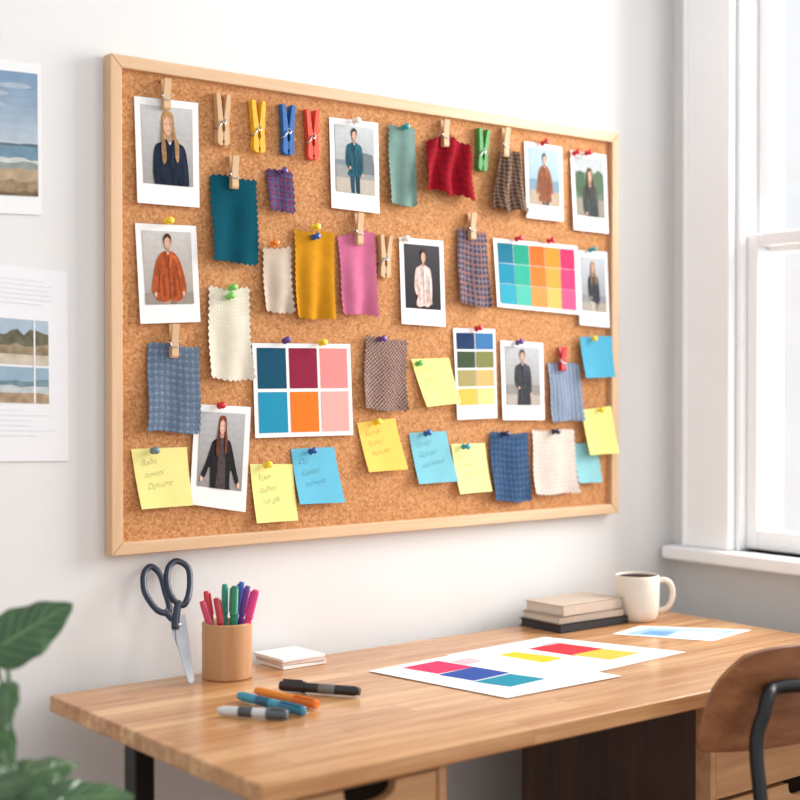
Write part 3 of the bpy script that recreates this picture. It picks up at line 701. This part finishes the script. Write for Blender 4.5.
# ---- scissors leaning on the wall
tip=C(190,686); wallp=Vector((0,-.008,DZ+.20))
e1=Vector((1,0,0)); e2=(Vector((0,wallp.y-tip.y,.20))).normalized(); sn=e2.cross(e1).normalized()
if sn.dot(CAM-tip)<0: sn=-sn
def S(px,py,o=0): return on_plane(px,py,tip,sn)+sn*o
sc=empty('scissors',tip,'navy-handled steel scissors leaning beside the pencil cup','scissors')
M_navy=mat('navy_plastic',(22,34,56),.35,var=.05)
M_blade=mat('brushed_steel_blade',(180,182,186),.28,1.0,var=.04)
def blade(pts,o):
    A=[S(a,b,o) for a,b in pts]; B=[S(a,b,o+.0022) for a,b in pts]; n=len(pts)
    Fc=[tuple(range(n)),tuple(range(2*n-1,n-1,-1))]+[(i,i+n,(i+1)%n+n,(i+1)%n) for i in range(n)]
    q=mk('blade',A+B,Fc,M_blade,origin=tip,parent=sc); recalc(q); bev(q,.0006,2)
blade([(169,616),(180,613),(185,634),(191,662),(194,681),(192,684),(188,678),(180,655),(172,634)],.0005)
blade([(174,616),(184,616),(187,636),(190,662),(190,685),(187,683),(181,664),(175,640)],.003)
def handle(loop,stem,o):
    P1=[S(a,b,o) for a,b in loop]; v1=tube(smoothpts(P1,5,True),.0056,10,True,flat=.7,fn=sn)
    P2=[S(a,b,o) for a,b in stem]; v2=tube(smoothpts(P2,5),.0066,10,flat=.6,fn=sn)
    V,Fc,_=join([v1,v2]); mk('handle',V,Fc,M_navy,origin=tip,parent=sc,smooth=True)
handle([(151,567),(144,574),(144,590),(150,602),(158,611),(167,613),(169,606),(165,592),(160,575)],[(164,610),(170,617),(176,624),(180,634)],.001)
handle([(176,562),(168,568),(166,580),(168,592),(174,602),(182,606),(187,598),(189,584),(187,569)],[(178,602),(176,610),(175,618),(174,630)],.004)
V,Fc=lathe([(0,-.001),(.004,-.001),(.004,.0075),(.003,.0085),(0,.0088)],20,align(S(178,626),sn)); mk('pivot_screw',V,Fc,M_steel,origin=tip,parent=sc,smooth=True)

# ---- memo pads
def rslab(name,cx,cy,w,d,ang,z0,th,m,label,cat,group=None,b=.001,parent=None):
    ca,sa=math.cos(ang),math.sin(ang); V=[]
    for z in(z0,z0+th):
        for x,y in((-w/2,-d/2),(w/2,-d/2),(w/2,d/2),(-w/2,d/2)): V.append((cx+x*ca-y*sa,cy+x*sa+y*ca,z))
    Fc=[(3,2,1,0),(4,5,6,7),(0,1,5,4),(1,2,6,5),(2,3,7,6),(3,0,4,7)]
    o=mk(name,V,Fc,m,origin=(cx,cy,z0),label=label,cat=cat,group=group,parent=parent); bev(o,b); return o
pc=C(290,663)
M_pw=mat('white_memo_paper',(236,232,228),.7,var=.02); M_pp=mat('blush_memo_paper',(222,200,188),.7,var=.02)
for k,(m,l,dx,an) in enumerate(((M_pw,'white memo pad at the bottom of a small stack',0,.02),(M_pp,'blush memo pad in the middle of a small stack',.001,-.03),(M_pw,'white memo pad on top of a small stack',-.002,.03))):
    rslab('memo_pad',pc.x+dx,pc.y,.09,.09,an,DZ+.0004+k*.0062,.0056,m,l,'memo pad','memo pads beside the cup')
def deskpen(a,b,r,*k,**kw):
    p=on_z(a[0],a[1],DZ+r); q=on_z(b[0],b[1],DZ+r); pen(p+Vector((0,0,.0008)),(q-p).normalized(),(q-p).length,r,*k,**kw)
G='markers lying on the desk'
deskpen((360,692),(280,686),.0086,(34,34,36),'black',(30,30,32),.32,'marker_pen',G,'black marker pen lying on the desk',(110,110,110))
deskpen((256,691),(317,705),.0074,(240,140,40),'orange',(228,112,24),.35,'marker_pen',G,'orange marker pen lying on the desk')
deskpen((239,696),(304,712),.0080,(52,150,176),'teal blue',(30,112,142),.34,'marker_pen',G,'teal marker pen lying on the desk',(20,90,120))
deskpen((218,711),(288,715),.0080,(206,208,208),'light grey',(84,92,98),.3,'marker_pen',G,'light grey marker pen with dark cap on desk',(70,74,80))

# ---- paper sheets on desk
UP=Vector((0,0,1))
def dsheet(q,z,label,name='color_sheet'):
    return Sheet(name,label,'paper sheet',[on_z(a,b,z) for a,b in q],UP,M_paper,4,4,None,.0004,group='color sheets on the desk' if name=='color_sheet' else None)
def inv(s,pts):
    out=[]
    for px,py in pts:
        P=on_z(px,py,s.c[0].z); u=v=.5
        for _ in range(30):
            e=P-s.P(u,v); du=(s.P(u+.01,v)-s.P(u,v))/.01; dv=(s.P(u,v+.01)-s.P(u,v))/.01
            det=du.x*dv.y-du.y*dv.x; u+=(e.x*dv.y-e.y*dv.x)/det; v+=(du.x*e.y-du.y*e.x)/det
        out.append((u,v))
    return out
s2=dsheet([(545,637),(686,652),(592,673),(446,655)],DZ+.0008,'white sheet printed with yellow and red color patches')
s2.polys('printed_color_patches',[(inv(s2,q),pm(c)) for q,c in [([(484,658),(514,652),(564,658),(535,665)],(238,196,50)),([(528,649),(558,643),(604,649),(574,656)],(212,50,64)),([(572,655),(603,649),(640,653),(610,660)],(236,186,76)),([(540,645),(556,642),(562,643),(546,646)],(180,180,190))]],base=.0002)
s1=dsheet([(474,651),(622,676),(507,698),(368,671)],DZ+.0016,'white sheet printed with pink, blue and teal patches')
s1.polys('printed_color_patches',[(inv(s1,q),pm(c)) for q,c in [([(402,668),(438,661),(474,667),(438,674)],(216,54,100)),([(438,675),(474,667),(510,673),(474,681)],(44,78,158)),([(474,682),(510,674),(546,679),(510,687)],(30,140,164)),([(450,662),(468,658),(484,661),(466,665)],(232,184,194))]],base=.0002)
s3=dsheet([(640,626),(752,630),(712,641),(612,634)],DZ+.0008,'open leaflet with a pale blue picture on the desk','leaflet')
s3.polys('printed_picture',[(inv(s3,q),pm(c)) for q,c in [([(650,628),(738,631),(706,639),(622,634)],(150,182,208)),([(680,631),(728,632),(706,638),(668,636)],(196,210,222)),([(650,631),(676,632),(664,636),(640,634)],(104,150,190))]],base=.0002)

# ---- notebooks
M_taupe=mat('taupe_cover',(176,158,142),.6,var=.04); M_bei=mat('beige_cover',(194,176,158),.6,var=.04); M_dk=mat('charcoal_cover',(34,34,38),.6,var=.05); M_pg=mat('page_edges',(210,198,184),.8,var=.04,scale=300); M_pgd=mat('dark_page_edges',(56,52,52),.8,var=.1,scale=300)
def book(cx,cy,w,d,an,z,th,mc,label,pg=None):
    e=empty('notebook',(cx,cy,z),label,'notebook','notebooks stacked beside the mug')
    rslab('page_block',cx,cy,w-.006,d-.006,an,z+.0018,th-.0036,pg or M_pg,None,None,parent=e,b=.0004)
    rslab('cover',cx,cy,w,d,an,z,.0018,mc,None,None,parent=e,b=.0005)
    rslab('cover',cx,cy,w,d,an,z+th-.0018,.0018,mc,None,None,parent=e,b=.0005)
    ca,sa=math.cos(an),math.sin(an)
    rslab('spine',cx+sa*(d/2-.001),cy-ca*(d/2-.001),w,.002,an,z,th,mc,None,None,parent=e,b=.0005)
bl=on_y(519,612,-.04).x; by=-.10
book(bl+.095,by,.19,.118,.0,DZ+.0004,.016,M_dk,'charcoal notebook at the bottom of the stack',M_pgd)
book(bl+.092,by,.178,.110,-.03,DZ+.0168,.014,M_taupe,'slim taupe notebook in the middle of the stack')
book(bl+.096,by+.002,.172,.108,.03,DZ+.0312,.021,M_bei,'thick beige notebook on top of the stack')

# ---- mug
mc_=C(637,620)
M_mug=mat('cream_ceramic',(228,216,200),.3,var=.02)
r=.0455; h=.094
V,Fc=lathe([(0,.002),(r*.72,.002),(r*.76,0),(r*.82,.001),(r*.93,.01),(r*.98,.025),(r,.045),(r,h-.003),(r-.001,h-.0008),(r-.002,h),(r-.003,h-.001),(r-.0035,h-.004),(r-.0035,.02),(r*.7,.008),(0,.007)],56,Matrix.Translation(mc_))
mug=mk('coffee_mug',V,Fc,M_mug,origin=mc_,smooth=True,label='cream ceramic mug of black coffee on the desk',cat='mug')
V,Fc=lathe([(0,h-.0045),(r-.0038,h-.0045)],56,Matrix.Translation(mc_)); mk('coffee',V,Fc,mat('black_coffee',(40,22,14),.5,var=.05,spec=.05),origin=mc_,parent=mug,smooth=True)
hd=Vector((rgt.x,rgt.y,0)).normalized()
pts=[mc_+hd*x+Vector((0,0,z)) for x,z in((r-.003,.080),(r+.012,.083),(r+.025,.072),(r+.028,.052),(r+.022,.032),(r+.01,.022),(r-.004,.020))]
V,Fc=tube(smoothpts(pts,6),.0055,12,flat=1.0); mk('handle',V,Fc,M_mug,origin=mc_,parent=mug,smooth=True)

# ================================================================ CHAIR
M_cw=wood('chair_plywood',(164,108,68),(122,74,44),0,.4,lo=.36,hi=.64)
bx0=on_y(737,720,-.80).x; cw=.40; cxm=bx0+cw/2; cy=-.80
ch=empty('chair',(cxm,cy+.2,0),'chair with curved brown plywood back, black metal frame','chair')
zt_=on_y(755,651,cy).z; zb2=on_y(720,768,cy).z
def back_y(x): return cy+.055*((x-cxm)/(cw/2))**2
NXc,NZc=28,14; V=[];Fc=[]
for j in range(NZc+1):
    for i in range(NXc+1):
        t=i/NXc*2-1; s_=j/NZc*2-1
        k=1-max(0,s_-.1)**2*.20-max(0,-s_-.7)**2*.6-.05*s_
        k2=1-max(0,abs(t)-.6)**2.0*.8*(1 if s_>0 else .25)
        x=cxm+t*cw/2*k; z=(zt_+zb2)/2+s_*(zt_-zb2)/2*k2
        V.append((x,back_y(x)-.014*s_,z))
for j in range(NZc):
    for i in range(NXc):
        a=j*(NXc+1)+i; Fc.append((a,a+1,a+NXc+2,a+NXc+1))
o=mk('backrest',V,Fc,M_cw,origin=(cxm,cy,zb2),parent=ch,smooth=True); md=o.modifiers.new('s','SOLIDIFY'); md.thickness=.009; md.offset=0; bev(o,.002)
V=[];Fc=[];NS=20
for j in range(NS+1):
    for i in range(NS+1):
        t=i/NS*2-1; s_=j/NS*2-1; a=t*math.sqrt(1-s_*s_*.32); b=s_*math.sqrt(1-t*t*.32)
        V.append((cxm+a*.24,cy+.26+b*.24,.455-.012*(1-t*t)*(1-s_*s_)+.0))
for j in range(NS):
    for i in range(NS):
        a=j*(NS+1)+i; Fc.append((a,a+1,a+NS+2,a+NS+1))
o=mk('seat',V,Fc,M_cw,origin=(cxm,cy+.25,.45),parent=ch,smooth=True); md=o.modifiers.new('s','SOLIDIFY'); md.thickness=.014; md.offset=0; esplit(o)
tr_=.0105
for sx in(-1,1):
    x=cxm+sx*.142
    yb_=back_y(x)
    pts=[(x-sx*.085,back_y(x-sx*.085)-.028,zt_-.060),(x-sx*.03,yb_-.028,zt_-.061),(x-sx*.006,yb_-.034,zt_-.070),(x+sx*.006,yb_-.036,zt_-.092),(x+sx*.024,yb_-.036,zb2+.02),(x+sx*.050,cy-.04,.58),(x+sx*.055,cy-.01,.5),(x+sx*.045,cy+.02,.44)]
    V,Fc=tube(smoothpts(pts,6),tr_,12); mk('back_support',V,Fc,M_blk,origin=(x,cy,.44),parent=ch,smooth=True)
    V,Fc=tube([(x+sx*.045,cy+.02,.44),(x+sx*.08,cy-.05,.0)],tr_,12); mk('leg',V,Fc,M_blk,origin=(x,cy,0),parent=ch,smooth=True)
    V,Fc=tube([(x+sx*.045,cy+.42,.44),(x+sx*.08,cy+.47,.0)],tr_,12); mk('leg',V,Fc,M_blk,origin=(x,cy+.45,0),parent=ch,smooth=True)
    V,Fc=tube([(x+sx*.045,cy+.02,.438),(x+sx*.045,cy+.42,.438)],tr_,12); mk('seat_rail',V,Fc,M_blk,origin=(x,cy+.2,.43),parent=ch,smooth=True)

# ================================================================ PLANT
m=bpy.data.materials.new('leaf_green'); g=N(m)
uv=g.n('ShaderNodeUVMap'); sp=g.n('ShaderNodeSeparateXYZ'); g.l(uv.outputs[0],sp.inputs[0])
au=g.math('ABSOLUTE',g.math('SUBTRACT',sp.outputs[0],.5))
vf=g.math('FRACT',g.math('MULTIPLY',g.math('SUBTRACT',sp.outputs[1],g.math('MULTIPLY',au,.6)),7))
vein=g.math('LESS_THAN',vf,.12)
mid=g.math('LESS_THAN',au,.025)
vm=g.math('MAXIMUM',vein,mid)
col=g.mix(g.noise(20,3,g.obj()),lin((30,58,36)),lin((62,102,56)))
col=g.mix(g.math('MULTIPLY',vm,.5),col,lin((124,156,96)))
g.l(col,g.b.inputs['Base Color']); g.b.inputs['Roughness'].default_value=.24; g.bump(g.math('SINE',g.math('MULTIPLY',vf,3.14)),.5,.003); M_leaf=m
M_stem=mat('green_stem',(72,98,56),.5,var=.1)
px_,py_=.70,-.50
plant=empty('potted_plant',(px_,py_,0),'leafy dark green houseplant beside the desk','plant')
M_pot=mat('stoneware_pot',(200,194,184),.7,var=.05)
V,Fc=lathe([(0,0),(.09,0),(.1,.01),(.13,.22),(.135,.24),(.13,.25),(.12,.25),(.115,.23),(.0,.22)],40,Matrix.Translation((px_,py_,.0)))
mk('pot',V,Fc,M_pot,origin=(px_,py_,0),parent=plant,smooth=True)
V,Fc=lathe([(0,.226),(.116,.226)],30,Matrix.Translation((px_,py_,.0))); mk('soil',V,Fc,mat('soil',(60,44,34),.95,var=.3),origin=(px_,py_,.2),parent=plant)
def leaf(base,tip_,W,nh,droop=.05,cup=.14):
    base=Vector(base);tip_=Vector(tip_); ax=tip_-base; L=ax.length; ax.normalize(); nh=Vector(nh); n=(nh-ax*nh.dot(ax)).normalized(); sd=ax.cross(n)
    NU,NV=12,22; V=[];U=[];Fc=[]
    for j in range(NV+1):
        t=j/NV; w=W*(math.sin(math.pi*min(1,t**.6))**.62)*(1-.2*t)*(1+.05*math.sin(t*19)) if 0<t<1 else 0.0005
        back=-.12*L*max(0,1-t*6)
        for i in range(NU+1):
            s_=i/NU*2-1
            V.append(base+ax*(t*L+back*abs(s_))+sd*(s_*w)+n*(-abs(s_)**1.5*w*cup*1.6+abs(s_)*w*cup - droop*t*t*3*L+.10*w*math.sin(t*15+s_*2.5)*abs(s_))); U.append((i/NU,t))
    for j in range(NV):
        for i in range(NU):
            a=j*(NU+1)+i; Fc.append((a,a+1,a+NU+2,a+NU+1))
    o=mk('leaf',V,Fc,M_leaf,origin=base,parent=plant,uvs=U,smooth=True); md=o.modifiers.new('s','SOLIDIFY'); md.thickness=.0006; esplit(o,60)
    r0=Vector((px_+random.uniform(-.03,.03),py_+random.uniform(-.03,.03),.225)); mid_=(r0+base)/2+Vector((-.01,0,.04))-ax*.02
    V,Fc=tube(smoothpts([r0,mid_,base-ax*.03+Vector((0,0,-.01)),base+ax*.01],6),.0022,8); mk('stem',V,Fc,M_stem,origin=r0,parent=plant,smooth=True)
tc=(CAM-Vector((px_,py_,.9))).normalized()
D=at_depth
leaf(D(-6,650,1.72),D(72,600,1.76),.040,tc+Vector((.2,0,.5)),.04,.2)
leaf(D(-14,660,1.78),D(-54,620,1.80),.04,tc+Vector((0,0,.8)))
leaf(D(8,684,1.70),D(4,724,1.62),.016,tc+Vector((-.2,0,1.2)))
leaf(D(-4,716,1.74),D(12,780,1.66),.020,tc+Vector((.3,0,.9)))
leaf(D(-10,728,1.72),D(-30,778,1.66),.026,tc+Vector((-.2,0,.5)))
leaf(D(16,778,1.68),D(80,754,1.74),.030,tc+Vector((0,0,1.4)),.05,.25)
leaf(D(48,802,1.66),D(136,788,1.70),.034,tc+Vector((0,0,1.1)),.05,.25)
leaf(D(12,818,1.64),D(-4,772,1.66),.032,tc+Vector((0,0,.8)))
leaf(D(6,800,1.62),D(62,816,1.6),.036,tc+Vector((0,0,.9)))
leaf(D(40,826,1.60),D(104,808,1.62),.034,tc+Vector((0,0,.9)))
leaf(D(-12,790,1.60),D(34,772,1.58),.024,tc+Vector((.2,0,1.1)),.05,.25)
leaf(D(-10,850,1.7),D(-70,820,1.7),.04,tc+Vector((0,0,1)))

# ================================================================ LIGHT
w=bpy.data.worlds.new('world'); scene.world=w; w.use_nodes=True
bg=w.node_tree.nodes['Background']; bg.inputs[0].default_value=(.955,.972,1,1); bg.inputs[1].default_value=.99
def area(name,loc,target,sx,sy,e,c=(1,1,1)):
    l=bpy.data.lights.new(name,'AREA'); l.shape='RECTANGLE'; l.size=sx; l.size_y=sy; l.energy=e; l.color=c
    o=bpy.data.objects.new(name,l); COL.objects.link(o); o.location=loc; o.rotation_euler=(Vector(target)-Vector(loc)).to_track_quat('-Z','Y').to_euler(); return o
area('window_daylight',(3.5,-.8,1.9),(1.5,-.3,1.0),1.0,1.6,105,(1,.985,.96))
area('room_fill',(2.9,-2.9,2.1),(1.4,0,1.1),1.4,1.4,20,(1,.98,.95))  # soft fill lamp added off to the right, with no window modelled for it
